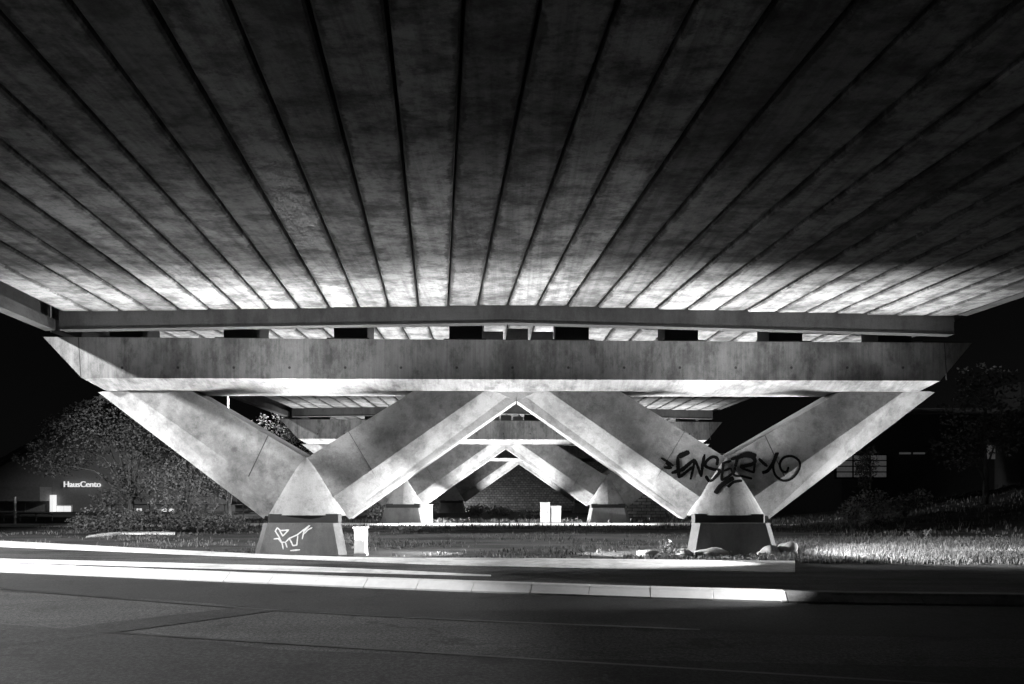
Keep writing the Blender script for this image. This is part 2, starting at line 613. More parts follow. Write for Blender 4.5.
st = [([(228, 78), (186, 96), (150, 112)], 1.7, 0), ([(150, 108), (152, 180), (158, 252)], 1.2, 0),
      ([(108, 218), (180, 196), (262, 126)], 1.25, 0), ([(158, 250), (205, 212), (256, 172)], 1.0, 0),
      ([(262, 126), (252, 190), (234, 262)], .9, 0), ([(264, 128), (284, 180), (306, 244)], .9, 0), ([(306, 244), (314, 160), (328, 94)], 1, 0),
      ([(408, 168), (412, 124), (378, 112), (340, 140), (334, 172), (380, 192), (428, 204), (400, 244), (362, 272), (334, 236)], 1, 1),
      ([(504, 138), (452, 152), (446, 210), (438, 268)], .9, 0), ([(450, 206), (500, 186)], .8, 0), ([(438, 268), (480, 244), (524, 212)], .8, 0),
      ([(548, 106), (532, 170), (516, 232)], 1, 0),
      ([(540, 120), (590, 104), (640, 112), (660, 136), (640, 160), (560, 178)], 1.2, 1), ([(560, 178), (600, 196), (652, 214), (662, 130)], .8, 0),
      ([(500, 186), (524, 232), (580, 240), (642, 256)], .8, 1),
      ([(684, 122), (712, 150), (742, 174)], 1.0, 0), ([(806, 84), (780, 150), (744, 202), (706, 216)], 1.15, 1),
      ([(814, 82), (792, 130), (780, 180), (798, 236), (850, 268), (910, 250), (952, 192), (952, 140), (906, 108), (852, 116), (824, 156), (836, 200), (868, 210), (882, 176)], .8, 1),
      ([(398, 354), (432, 306), (480, 270), (520, 250)], 1.5, 1), ([(480, 312), (520, 278), (576, 268)], .9, 1),
      ([(40, 118), (80, 142), (122, 172)], .8, 0), ([(58, 180), (110, 186)], 1.1, 0), ([(70, 150), (112, 186)], .8, 0), ([(560, 110), (620, 92), (668, 110)], 1.5, 1), ([(500, 128), (552, 112)], 1.1, 0)]
gb = graffiti('graffiti', st, lambda z: (655 + z[0] * .15137, 440 + z[1] * .1515), legs + gussets, M['graf_black'], 0.085, pier)
ov = graffiti('overspray', [(q_, 1, 1) for q_ in ([(540, 116), (600, 104), (656, 124)], [(470, 150), (520, 190), (600, 190)], [(700, 130), (760, 160), (810, 100)], [(30, 110), (80, 150), (122, 178)], [(150, 120), (155, 190), (160, 250)], [(560, 150), (640, 170), (690, 140)])],
              lambda z: (655 + z[0] * .15137, 440 + z[1] * .1515), legs + gussets, M['overspray'], 0.26, gb, lift=.0015)
ov['kind'] = 'stuff'
gb['label'] = 'large black spray painted tag across the right hand V of legs'
st = [([(255, 162), (236, 196), (270, 250), (300, 312), (310, 366)], 1, 0), ([(255, 164), (282, 192), (360, 186), (306, 242), (276, 192)], 1, 0),
      ([(220, 270), (262, 265), (292, 300), (330, 300)], 1, 0), ([(330, 300), (346, 350)], 1, 0), ([(330, 300), (366, 264), (442, 230), (500, 184), (556, 144), (502, 200), (486, 272)], 1, 0),
      ([(366, 264), (386, 300), (400, 332), (436, 326), (446, 238)], 1, 0), ([(500, 226), (540, 184), (580, 164)], 1, 0), ([(374, 378), (466, 370)], 1.2, 0)]
gw = graffiti('graffiti', st, lambda z: (250 + z[0] * .1074, 510 + z[1] * .1075), peds, M['graf_white'], 0.036, pier)
gw['label'] = 'scrawled white spray paint tag on the left pedestal'

# the two piers behind carry the same parts
tag(pier, 'nearest W-shaped concrete pier, with black graffiti on its right V', 'bridge pier', 'W-shaped piers of the viaduct')
pier_x = {D1: 0.0, D2: -0.48, D3: 0.47}
for D, lb in ((D2, 'middle W-shaped concrete pier, framed by the legs of the nearest one'),
              (D3, 'farthest W-shaped concrete pier, small in front of the stone slope')):
    c = pier.copy(); col.objects.link(c)
    c.location = (pier_x[D], D - D1, 0)
    c['label'] = lb
    for ch in pier.children:
        if ch.name.startswith('graffiti'): continue
        copy_tree(ch, c)


# ------------------------------------------------------------------ spans
def soffit(Xc):
    return CH + 4.87 + (0.0155 * Xc if Xc < 0 else -0.0265 * Xc)


def build_span(Y0, Y1, X0, X1, label, diaphragm=True):
    """girders run from (X0, Y0) to (X1, Y1); the offsets are of the span's middle"""
    s = empty('viaduct_span', (X1, Y1, 0))
    tag(s, label, 'bridge span', 'spans of the viaduct')
    W = lambda v: Vector(v) - Vector((X1, Y1, 0))
    pitch, gap = 0.768, 0.05
    xs = [-1.62 + pitch * (k + .5) for k in range(-13, 17)]
    for xc in xs:
        w = (pitch - gap) / 2
        zz = soffit(xc) + random.uniform(-.012, .012)
        c = .03
        def sec(Xo, Y):
            return [W((Xo + xc - w + c, Y, zz)), W((Xo + xc, Y, zz)), W((Xo + xc + w - c, Y, zz)), W((Xo + xc + w, Y, zz + c)), W((Xo + xc + w, Y, zz + .7)),
                    W((Xo + xc - w, Y, zz + .7)), W((Xo + xc - w, Y, zz + c))]
        bm = bmesh.new()
        loft(bm, [sec(X0, Y0), sec(X1, Y1)])
        el = bm.verts.layers.float.new('edge')
        for k, v in enumerate(bm.verts):
            v[el] = 0.0 if k % 7 == 1 else 1.0        # dirt gathers along the joints
        obj('girder', bm, M['girder'], s)
    lo, hi = xs[0] - pitch / 2, xs[-1] + pitch / 2
    # slab above the girders, following the crown of the road
    bm = bmesh.new()
    def slab(Xo, Y):
        return [W((Xo + lo - .45, Y, soffit(lo) + .71)), W((Xo, Y, soffit(0) + .71)), W((Xo + hi + .45, Y, soffit(hi) + .71)),
                W((Xo + hi + .45, Y, soffit(hi) + .98)), W((Xo, Y, soffit(0) + .98)), W((Xo + lo - .45, Y, soffit(lo) + .98))]
    loft(bm, [slab(X0, Y0), slab(X1, Y1)])
    obj('deck_slab', bm, M['deck'], s)
    # edge beams
    for e, sg in ((lo, -1), (hi, 1)):
        a, b = e + sg * .30, e + sg * .56
        z0 = soffit(e) - (.40 if sg < 0 else -.12)
        bm = bmesh.new()
        def eb(Xo, Y):
            return [W((Xo + a, Y, z0)), W((Xo + b, Y, z0 - .02)), W((Xo + b, Y, z0 + 1.9)), W((Xo + b - sg * .12, Y, z0 + 1.9)), W((Xo + b - sg * .1, Y, z0 + .28)), W((Xo + a, Y, z0 + .28))]
        loft(bm, [eb(X0, Y0), eb(X1, Y1)])
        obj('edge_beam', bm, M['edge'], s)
    if diaphragm:
        bm = bmesh.new()
        ya, yb = Y1 - .32, Y1 - .06
        def dp(X):
            d = 0.5
            return [W((X1 + X, ya, soffit(X) - .42)), W((X1 + X, yb, soffit(X) - .42)), W((X1 + X, yb, soffit(X) + .3)), W((X1 + X, ya, soffit(X) + .3))]
        # girders stop at its face
        loft(bm, [dp(lo), dp(-4), dp(0), dp(4), dp(hi)])
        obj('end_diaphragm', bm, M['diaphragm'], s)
        bm = bmesh.new()
        def js(X):
            z = soffit(X) - .42
            return [W((X1 + X, ya - .01, z - .04)), W((X1 + X, yb + .01, z - .04)), W((X1 + X, yb + .01, z + .002)), W((X1 + X, ya - .01, z + .002))]
        loft(bm, [js(lo), js(-4), js(0), js(4), js(hi)])
        obj('underside_shade', bm, M['neck'], s)  # added black strip, paints shade under the diaphragm
    return s


build_span(-16, 17.9, 0.106 * 33.9, -0.06, 'nearest bridge span of pale concrete girders filling the top of the view')
build_span(18.0, 37.7, 0.0, -0.45, 'second bridge span, its girders glowing behind the nearest crossbeam')
build_span(37.8, 57.5, -0.45, 0.5, 'third bridge span, a sliver behind the middle crossbeam')
build_span(57.6, 79.0, 0.5, 2.0, 'farthest bridge span, running on to the stone slope', False)

# ------------------------------------------------------------------ ground
bm = bmesh.new()
bmesh.ops.create_grid(bm, x_segments=8, y_segments=8, size=400)
tag(obj('ground', bm, M['ground']), 'dark rough soil and worn grass under the viaduct', kind='structure')


def strip(near, far, z, name, m, label, skirt=0.0, step=8):
    """ground sheet between two rows of points; with a skirt it becomes a raised slab"""
    def dense(pts):
        return spline(pts, 1.0)
    a, b = dense(near), dense(far)
    n = 60
    def samp(pts, t):
        k = t * (len(pts) - 1); i = min(int(k), len(pts) - 2); f = k - i
        return tuple(pts[i][c] + (pts[i + 1][c] - pts[i][c]) * f for c in (0, 1))
    bm = bmesh.new()
    prev = None
    for k in range(n + 1):
        p, q = samp(a, k / n), samp(b, k / n)
        row = [(p[0], p[1], z), (q[0], q[1], z)]
        if skirt:
            row = [(p[0], p[1] - .02, z - skirt)] + row + [(q[0], q[1] + .02, z - skirt)]
        row = [bm.verts.new(r) for r in row]
        if prev:
            for i in range(len(row) - 1):
                bm.faces.new((prev[i], row[i], row[i + 1], prev[i + 1]))
        prev = row
    o = obj(name, bm, m)
    tag(o, label, kind='structure')
    return o


g2 = lambda x, y: tuple(G(x, y))[:2]
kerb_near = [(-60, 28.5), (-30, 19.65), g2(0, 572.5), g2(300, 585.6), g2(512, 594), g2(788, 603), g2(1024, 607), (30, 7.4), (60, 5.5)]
strip([(-60, -30), (60, -30)], kerb_near, 0.004, 'road', M['road'], 'grey asphalt road in the foreground')
# darker gutter band and resurfaced lane
strip([g2(-900, 560), g2(0, 592), g2(300, 612), g2(700, 630), g2(1024, 640), (30, 5.6)], [(x, y - .12) for x, y in kerb_near[1:8]], 0.008, 'road_patch', M['patch'], 'dark resurfaced gutter band along the kerb')
strip([(-22, -20), (-8, -20), (8, -20), (22, -20)], [(-22, 13.2), g2(100, 632), g2(512, 658), (22, 5.0)], 0.0095, 'road_patch', M['patch'], 'darker lane of asphalt nearest the camera')
strip([g2(-60, 656), g2(88, 637), g2(300, 608)], [g2(-60, 648), g2(88, 626), g2(300, 601)], 0.012, 'road_patch', M['patch'], 'diagonal strip of filled trench in the asphalt')
for k, (a, b) in enumerate((((100, 632), (512, 658)), ((512, 658), (1024, 689)))):
    pass
strip([g2(100, 633.5), g2(512, 659.5), g2(1024, 691)], [g2(100, 632), g2(512, 658), g2(1024, 689.5)], 0.013, 'tar_seam', M['tar'], 'thin black tar seam along the lane')
strip([g2(0, 590), g2(300, 613), g2(700, 631.3)], [g2(0, 589), g2(300, 612), g2(700, 630)], 0.013, 'tar_seam', M['tar'], 'thin black seam beside the gutter band')

# gravel verge between the kerb and the pale strip added for a light trail
trail_near = [(-60, 33.5), (-30, 25.6), g2(0, 549), g2(300, 562), g2(512, 570), g2(795, 576)]
trail_far = [(-60, 37), (-30, 28), g2(0, 543), g2(300, 558.5), g2(512, 561), g2(795, 564)]
strip([(x, y + .30) for x, y in kerb_near[:7]] + [(30, 7.7)], trail_near[:5] + [g2(800, 575), g2(1024, 572), (30, 13.0)], 0.06, 'verge', M['verge'], 'dark gravel verge behind the kerb', skirt=0.1)
strip(trail_near, trail_far, 0.075, 'trail_strip', M['path_and_trail'], 'added pale strip in place of a light trail in front of the pier', skirt=0.1)  # added strip, its pale colour stands for a broad light trail
strip([g2(0, 565.5), g2(300, 575), g2(491, 580)], [g2(0, 561.5), g2(300, 569.5), g2(491, 578.5)], 0.07, 'trail_edging', M['path_and_trail'], 'thin added pale strip in place of a light trail in the verge')  # added, a thin light trail put in as pale colour


def kerb(pts, m, label, h=0.15, top=0.20, bat=0.16):
    bm = bmesh.new()
    # separate stones, each nearly a metre long, with open joints
    acc, cuts = 0.0, [0]
    for i in range(1, len(pts)):
        acc += math.hypot(pts[i][0] - pts[i - 1][0], pts[i][1] - pts[i - 1][1])
        if acc > .92:
            cuts.append(i); acc = 0.0
    if cuts[-1] != len(pts) - 1: cuts.append(len(pts) - 1)
    for c0, c1 in zip(cuts, cuts[1:]):
        a, b = Vector((*pts[c0], 0)), Vector((*pts[c1], 0))
        t = (b - a).normalized()
        n = Vector((-t.y, t.x, 0))
        dz, dn = random.uniform(-.003, .003), random.uniform(-.006, .006)
        secs = []
        for q, in_ in ((a + t * .002, .005), (a + t * .008, 0), (b - t * .008, 0), (b - t * .002, .005)):
            q = q + n * dn
            secs.append([q + Vector((0, 0, -.1)), q + n * in_ + Vector((0, 0, .03)), q + n * (bat - .03) + Vector((0, 0, h - .03 + dz - in_)), q + n * bat + Vector((0, 0, h + dz - in_)),
                         q + n * (bat + top) + Vector((0, 0, h + dz - in_)), q + n * (bat + top) + Vector((0, 0, -.1))])
        loft(bm, secs)
    return tag(obj('kerb', bm, m), label, kind='structure')


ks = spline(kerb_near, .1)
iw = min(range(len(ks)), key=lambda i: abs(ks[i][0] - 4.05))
kerb(ks[:iw + 1], M['kerb_trail'], 'added white kerb in place of a light trail along the far side of the road')  # added white section, colour in place of the cars' light trail
kerb(ks[iw:], M['kerb'], 'bare dark kerb stones carrying on to the right')

# pale curved footpath edge on the left grass, light trail painted as a pale strip behind
strip([g2(86, 538), g2(123, 534.6), g2(175, 535)], [g2(90, 536.8), g2(123, 532.6), g2(175, 533.4)], 0.06, 'path_and_trail', M['path_and_trail'], 'short curved pale footpath end on the left grass', skirt=.06)
strip([(-30, 33.2), (-8, 34.2), (10, 34.6), (40, 34.3)], [(-30, 36.2), (-8, 37.1), (10, 37.3), (40, 38)], 0.02, 'path_and_trail', M['path_and_trail'], 'pale strip in place of a light trail in front of the middle pier', skirt=.02)
strip([(-6, 62), (4, 62)], [(-6, 62.6), (4, 62.6)], 0.12, 'kerb', M['path_and_trail'], 'pale kerb at the foot of the stone slope', skirt=.12)

# stone slope at the abutment
bm = bmesh.new()
loft(bm, [[(-30, 64, -.2), (-30, 77, 6.2), (-30, 92, 6.2), (-30, 92, -.2)], [(34, 64, -.2), (34, 77, 6.2), (34, 92, 6.2), (34, 92, -.2)]])
tag(obj('abutment_slope', bm, M['stone_slope']), 'dark slope of stone blocks closing the view under the last span', kind='structure')

# grassy bank on the right
bm = bmesh.new()
rows = []
for j in range(15):
    v = j / 14
    row = []
    for i in range(31):
        u = i / 30
        X = 13 + u * 37; Y = 27 + v * 22
        h = 2.3 * (1 - (2 * v - 1) ** 2) ** 1.0 * min(1, u * 2.2) ** 1.4 + 0.12 * math.sin(X * 2.1) * math.sin(Y * 1.7) * min(v, 1 - v) * 2
        row.append(bm.verts.new((X, Y, h - .05)))
    rows.append(row)
for a, b in zip(rows, rows[1:]):
    for i in range(30): bm.faces.new((a[i], a[i + 1], b[i + 1], b[i]))
tag(obj('bank', bm, M['ground'], smooth=True), 'low grassy bank rising to the right of the viaduct', kind='structure')

# ------------------------------------------------------------------ grass and plants


def blades(bm, x, y, z, h, n=3, spread=.06, w=.012):
    for _ in range(n):
        a = random.uniform(0, 6.283)
        bx_, by_ = x + random.uniform(-spread, spread), y + random.uniform(-spread, spread)
        hh = h * random.uniform(.5, 1.15)
        ln = hh * random.uniform(.15, .75)
        dx, dy = math.cos(a), math.sin(a)
        px, py = -dy * w, dx * w
        v0 = bm.verts.new((bx_ - px, by_ - py, z)); v1 = bm.verts.new((bx_ + px, by_ + py, z))
        v2 = bm.verts.new((bx_ + dx * ln * .4 + px * .7, by_ + dy * ln * .4 + py * .7, z + hh * .65)); v3 = bm.verts.new((bx_ + dx * ln * .4 - px * .7, by_ + dy * ln * .4 - py * .7, z + hh * .65))
        v4 = bm.verts.new((bx_ + dx * ln, by_ + dy * ln, z + hh))
        bm.faces.new((v0, v1, v2, v3)); bm.faces.new((v3, v2, v4))


def trail_y(X):
    """far edge of the pale trail strip at X"""
    pts = spline(trail_far + [(30, 13.2)], .5)
    b = min(pts, key=lambda p: abs(p[0] - X))
    return b[1]


pf = {k: trail_y(k) for k in range(-31, 31)}
def blocked(X, Y):
    for cx in (306, 727):
        for D in (0, D2 - D1):
            x0 = (cx - 512) * YF / F + (pier_x[D2] if D else 0)
            if abs(X - x0) < 1.4 and 17.8 + D < Y < 20.0 + D: return True
    return False


bm = bmesh.new()
# bright dry strip in front and to the right of the right pedestal
cnt = 0
while cnt < 15000:
    X = random.uniform(2.8, 19); Y = random.uniform(14.6, 18.3) if random.random() < .55 else random.uniform(17, 24)
    ridge = pf[int(X)] + .1 if X < 6.5 else pf[int(X)] + .15
    if Y < ridge or blocked(X, Y): continue
    if X < 6.5 and Y > 17.2: continue
    if math.sin(X * 1.3 + Y) + math.sin(X * .5 - Y * 2.1) < random.uniform(-2.2, .6): continue
    blades(bm, X, Y, 0, random.uniform(.04, .15) * (1.2 if X > 6 else .9), 4, .09, .01)
    cnt += 1
cnt = 0
while cnt < 4500:                       # verge grass across the middle and the left
    Y = random.uniform(16.5, 34) ; X = random.uniform(-.8, .8) * Y
    if X < -31 or X > 30 or Y < pf[int(X)] + .15 or blocked(X, Y): continue
    if math.sin(X * .9 + 2 * math.sin(Y * .8)) + random.uniform(-1.2, .8) < 0: continue
    blades(bm, X, Y, 0, random.uniform(.05, .13), 3, .1, .014)
    cnt += 1
cnt = 0
while cnt < 2600:                       # far edge of the pale strip
    X = random.uniform(-16, 22); Y = random.choice((random.gauss(32.4, .5), random.gauss(38.6, .5), random.gauss(39, .6)))
    if blocked(X, Y): continue
    blades(bm, X, Y, 0, random.uniform(.1, .3), 3, .12, .02)
    cnt += 1
for _ in range(2500):                   # bank
    u, v = random.random(), random.random() * .6
    X = 13 + u * 37; Y = 27 + v * 22
    h = 2.3 * (1 - (2 * v - 1) ** 2) * min(1, u * 2.2) ** 1.4 - .05
    blades(bm, X, Y, h, random.uniform(.08, .24), 3, .15, .02)
o = obj('grass', bm, M['grass'], recalc=False)
tag(o, 'short dry grass and weeds on the ground around the piers', 'grass', kind='stuff')


def leaf_cloud(bm, c, r, n, s, flat=1.0):
    for _ in range(n):
        while True:
            p = Vector((random.uniform(-1, 1), random.uniform(-1, 1), random.uniform(-1, 1)))
            if p.length <= 1 and p.length > random.random() * .8: break
        p = Vector((p.x * r[0], p.y * r[1], p.z * r[2])) + Vector(c)
        d = Vector((random.gauss(0, 1), random.gauss(0, 1), random.gauss(-.2, .7))).normalized()
        e = d.cross(Vector((random.gauss(0, 1), random.gauss(0, 1), random.gauss(0, 1)))).normalized()
        l, w = s * random.uniform(.6, 1.3), s * random.uniform(.2, .42)
        vs = [bm.verts.new(q) for q in (p, p + d * l * .5 + e * w, p + d * l, p + d * l * .5 - e * w)]
        bm.faces.new(vs)


def tree(loc, h, clumps, n, leaf, label, cat='tree', name='tree', lm='leaf_dark', bark='bark', tr=.12, group=None):
    t = empty(name, loc)
    tag(t, label, cat, group)
    bm = bmesh.new()
    tube(bm, [(0, 0, -.1), (.05, 0, h * .2), (-.04, .03, h * .45), (.05, 0, h * .7)], [tr, tr * .8, tr * .6, tr * .3], 9)
    obj('trunk', bm, M[bark], t, smooth=True)
    bm = bmesh.new()
    for (c, r) in clumps:
        z0 = min(h * .35, c[2] * .6)
        mid = Vector((c[0] * .45, c[1] * .45, (z0 + c[2]) * .55))
        tube(bm, [(0, 0, z0 * .7), mid, c], [tr * .45, tr * .25, tr * .07], 6)
    obj('branches', bm, M[bark], t, smooth=True)
    bm = bmesh.new()
    for (c, r) in clumps:
        k = r[0] * r[2]
        leaf_cloud(bm, c, r, int(n * k), leaf)
        for _ in range(11):                # twigs reaching out of the clump
            a = random.uniform(0, 6.28)
            q = (c[0] + math.cos(a) * r[0] * (k_ := random.uniform(1.0, 1.3)), c[1] + random.uniform(-.5, .5) * r[1], c[2] + abs(math.sin(a)) * r[2] * k_)
            leaf_cloud(bm, q, (r[0] * .17, r[1] * .2, r[2] * .2), int(n * k * .035), leaf)
    obj('crown', bm, M[lm], t, recalc=False)
    return t


def rel(x, y, Y, X0):
    p = P(x, y, Y)
    return (p.x - X0, 0, p.z)


# the big shrubby tree behind the left end, a willowy one and others
X0 = P(130, 500, 31).x
tree((X0, 31, 0), 5.6, [((rel(70, 440, 31, X0)[0], .3, 3.9), (1.5, 1.3, 1.2)), ((rel(110, 425, 31, X0)[0], -.4, 4.5), (1.8, 1.4, 1.1)),
     ((rel(150, 440, 31, X0)[0], .2, 3.9), (1.6, 1.4, 1.2)), ((rel(60, 462, 31, X0)[0], -.6, 3.0), (1.2, 1.0, .7)), ((rel(190, 470, 31, X0)[0], .2, 2.9), (1.5, 1.2, 1.2)),
     ((rel(108, 500, 31, X0)[0], .3, 1.3), (.9, .8, .5)), ((rel(150, 484, 31, X0)[0], -.4, 2.2), (1.5, 1.1, .9)), ((rel(75, 412, 31, X0)[0], .3, 5.1), (.8, .8, .6))],
     850, .12, 'wide leafy tree in front of the lit building, left of the nearest pier', lm='leaf_dark', tr=.16)
X0 = P(185, 500, 29).x
tree((X0, 29, 0), 3.2, [((-.5, 0, 1.9), (.9, .8, .9)), ((.4, .2, 2.2), (.9, .8, .8)), ((.9, -.2, 1.4), (.7, .7, .7)), ((-.2, -.3, 1.1), (.9, .7, .6))], 900, .1,
     'small paler willow-like tree under the outer left leg', lm='leaf_mid', tr=.07)
X0 = P(292, 500, 47).x
tree((X0, 47, 0), 7.2, [((-1.4, 0, 5.4), (1.6, 1.4, 1.3)), ((1.0, .3, 5.2), (1.7, 1.4, 1.2)), ((0, .2, 6.4), (1.3, 1.2, .9)), ((2.4, 0, 3.9), (1.3, 1.2, 1.1)), ((-1.5, 0, 3.6), (1.6, 1.2, 1.1))], 420, .14,
     'dark tree showing between the left legs and the middle pier', lm='leaf_dark', tr=.15)
X0 = P(229, 500, 38).x
tree((X0, 38, 0), 3.0, [((-.6, 0, 2.3), (.8, .7, .5)), ((.5, 0, 2.2), (.7, .7, .5))], 420, .13, 'slim young tree with a pale lit trunk left of the pedestal', lm='leaf_mid', bark='bark_pale', tr=.14)
for (x, Y, w, h, lb) in ((118, 27.5, 1.9, 1.0, 'low dark shrub below the lit window'), (165, 28.2, 1.8, .9, 'low dark shrub under the willow-like tree'), (215, 28.0, 1.6, .8, 'low dark shrub next to the pale trunk'), (96, 29.5, 1.0, .6, 'small dark shrub, leftmost of the row below the shop sign')):
    X0 = P(x, 500, Y).x
    t = empty('shrub', (X0, Y, 0)); tag(t, lb, 'shrub', 'shrubs on the left verge')
    bm = bmesh.new()
    for k in range(5): tube(bm, [(0, 0, -.05), (random.uniform(-w, w) * .3, random.uniform(-.3, .3), h * .5), (random.uniform(-w, w) * .6, random.uniform(-.4, .4), h * .9)], [.03, .02, .006], 5)
    obj('stems', bm, M['bark'], t)
    bm = bmesh.new()
    for k in range(6): leaf_cloud(bm, (random.uniform(-.7, .7) * w, random.uniform(-.4, .4), h * random.uniform(.35, .75)), (w * .45, .6, h * .4), 260, .11)
    obj('foliage', bm, M['leaf_dark'], t, recalc=False)


def bush(x, Y, w, h, n, lb, lm='leaf_mid', z=0.0, leaf=.13, grp='bushes on the right and behind the piers'):
    X0 = P(x, 500, Y).x
    t = empty('bush', (X0, Y, z)); tag(t, lb, 'bush', grp)
    bm = bmesh.new()
    for k in range(6): tube(bm, [(0, 0, -.1), (random.uniform(-w, w) * .3, random.uniform(-.2, .2), h * .5), (random.uniform(-w, w) * .6, random.uniform(-.3, .3), h * .95)], [.035, .02, .006], 5)
    obj('stems', bm, M['bark'], t)
    bm = bmesh.new()
    for k in range(5): leaf_cloud(bm, (random.uniform(-.6, .6) * w, random.uniform(-.3, .3), h * random.uniform(.3, .8)), (w * .4, .5, h * .32), n // 5, leaf)
    obj('foliage', bm, M[lm], t, recalc=False)


bush(668, 41, .9, 1.3, 700, 'leafy bush in front of the coursed stone wall')
bush(690, 40, .7, 1.0, 500, 'bush between the stone wall and the right leg')
bush(852, 29.5, .5, 1.3, 500, 'slender pale bush below the barred window')
bush(868, 38, .9, 3.0, 1100, 'tall thin bush half covering the barred window', lm='leaf_dark', z=1.0)
bush(880, 31, 1.6, 1.7, 900, 'loose bush in front of the dark right building', z=.1)
bush(905, 32.5, 1.3, 1.2, 700, 'bush at the top of the grassy bank', z=.6)
bush(505, 50, 1.6, .8, 600, 'low bush beneath the apex of the farthest pier', leaf=.16)
bush(470, 48, 1.4, .9, 600, 'low dark bush beside the farthest left pedestal', lm='leaf_dark', leaf=.16)
bush(528, 44, .8, .7, 400, 'small pale bush left of the twin cabinets')
bush(385, 40, 1.2, 1.3, 700, 'pale bush left of the middle pier')
X0 = P(985, 500, 33).x
tree((X0, 33, 1.2), 6.5, [((-.6, 0, 4.0), (1.5, 1.2, 1.2)), ((1.2, 0, 3.4), (1.4, 1.2, 1.3)), ((0, .2, 5.4), (1.4, 1.2, 1.0)), ((-1.2, 0, 2.4), (1.2, 1, .9))], 260, .18,
     'dark tree veiling the lit pane at the far right', lm='leaf_dark', tr=.14)

# weeds and stones at the right pedestal
for (x, y, h, lb) in ((664, 556, .42, 'thin upright weed left of the right pedestal'), (672, 557, .3, 'short spiky weed by the pale stones'), (926, 543, .5, 'tall dry weed on the right grass'), (912, 541, .35, 'dry weed stalk left of the tallest one')):
    q = G(x, y)
    t = empty('weed', (q.x, q.y, 0)); tag(t, lb, 'weed', 'weeds in the roadside grass')
    bm = bmesh.new()
    tops = [(random.uniform(-.12, .12), random.uniform(-.1, .1), h * random.uniform(.7, 1)) for _ in range(5)]
    for q_ in tops: tube(bm, [(0, 0, -.03), (q_[0] * .3, q_[1] * .3, q_[2] * .6), q_], [.008, .006, .003], 5)
    obj('stalks', bm, M['weed'], t)
    bm = bmesh.new()
    for q_ in tops:
        leaf_cloud(bm, (q_[0], q_[1], q_[2]), (.03, .03, .05), 14, .05)
        leaf_cloud(bm, (q_[0] * .5, q_[1] * .5, q_[2] * .5), (.05, .05, .1), 10, .07)
    obj('leaves', bm, M['weed'], t, recalc=False)

for (x, y, s, lb) in ((700, 552.5, (.42, .3, .16), 'flat pale stone at the left foot of the right pedestal'), (683, 556, (.25, .22, .14), 'small pale stone nearest the spiky weeds'),
                      (757, 553, (.26, .24, .2), 'pale stone leaning on the right foot of the right pedestal'), (770, 552, (.26, .24, .26), 'tallest pale stone, right of the right pedestal'),
                      (648, 556, (.3, .2, .12), 'low pale stone at the edge of the pale strip')):
    q = G(x, y)
    bm = bmesh.new()
    bmesh.ops.create_icosphere(bm, subdivisions=3, radius=1)
    sd = random.uniform(0, 50)
    for v in bm.verts:
        k = 1 + .22 * math.sin(v.co.x * 3 + sd) * math.cos(v.co.y * 2.7 + sd) + .12 * math.sin(v.co.z * 6 + sd)
        v.co = Vector((v.co.x * s[0] * k, v.co.y * s[1] * k, max(-.4, v.co.z) * s[2] * k))
    o = obj('stone', bm, M['rock'], smooth=True)
    o.location = (q.x, min(q.y, 17.6), s[2] * .35)
    tag(o, lb, 'stone', 'stones round the right pedestal')

# ------------------------------------------------------------------ cabinets, posts, lamps


def cabinet(x, Y, w, h, d, lb, rz=0.0):
    X0 = P(x, 500, Y).x
    t = empty('utility_cabinet', (X0, Y, 0), rz); tag(t, lb, 'cabinet', 'white utility cabinets')
    obj('body', bx((0, 0, h / 2), (w, d, h), bev=.012), M['white_metal'], t)
    dr = obj('door', bx((0, -d / 2 - .006, h * .52), (w * .84, .02, h * .8), bev=.004), M['white_metal'], t)
    obj('handle', bx((w * .28, -d / 2 - .025, h * .55), (.02, .025, .1), bev=.004), M['grey_metal'], dr)
    obj('cap', bx((0, 0, h + .015), (w + .05, d + .05, .03), bev=.006), M['white_metal'], t)
    obj('plinth', bx((0, 0, .03), (w + .04, d + .03, .07)), M['kerb'], t)


cabinet(361, 17.75, .30, .72, .26, 'white utility cabinet standing right of the left pedestal')
cabinet(545, 37.2, .5, 1.12, .4, 'taller of the twin white cabinets left of the middle pier pedestal')
cabinet(555.5, 37.25, .55, .92, .4, 'shorter of the twin white cabinets left of the middle pier pedestal')
cabinet(427, 37.4, .55, 1.0, .4, 'lone white cabinet right of the middle pier left pedestal')

X0 = P(15, 500, 37).x
t = empty('marker_post', (X0, 37, 0)); tag(t, 'thin white signpost at the left edge, in front of the building', 'post')
bm = bmesh.new(); tube(bm, [(0, 0, -.1), (0, 0, 1.42)], .055, 10); obj('pole', bm, M['white_metal'], t)
bm = bmesh.new(); tube(bm, [(0, 0, 1.42), (0, 0, 1.46)], [.065, .03], 10); obj('cap', bm, M['white_metal'], t)


def railing(x0, x1, Y, h, lb, n):
    a, b = P(x0, 500, Y).x, P(x1, 500, Y).x
    t = empty('railing', (a, Y, 0)); tag(t, lb, 'railing', 'low metal railings on the left')
    for z in (h, h * .5):
        bm = bmesh.new(); tube(bm, [(0, 0, z), (b - a, 0, z)], .035, 8); obj('rail', bm, M['rail_metal'], t)
    for k in range(n):
        X = (b - a) * k / (n - 1)
        bm = bmesh.new(); tube(bm, [(X, 0, -.1), (X, 0, h)], .03, 8); obj('post', bm, M['rail_metal'], t)


railing(-60, 52, 40, .45, 'low metal railing behind the white signpost', 8)
railing(112, 262, 40, .98, 'waist-high metal railing behind the shrubs and pale trunk', 9)


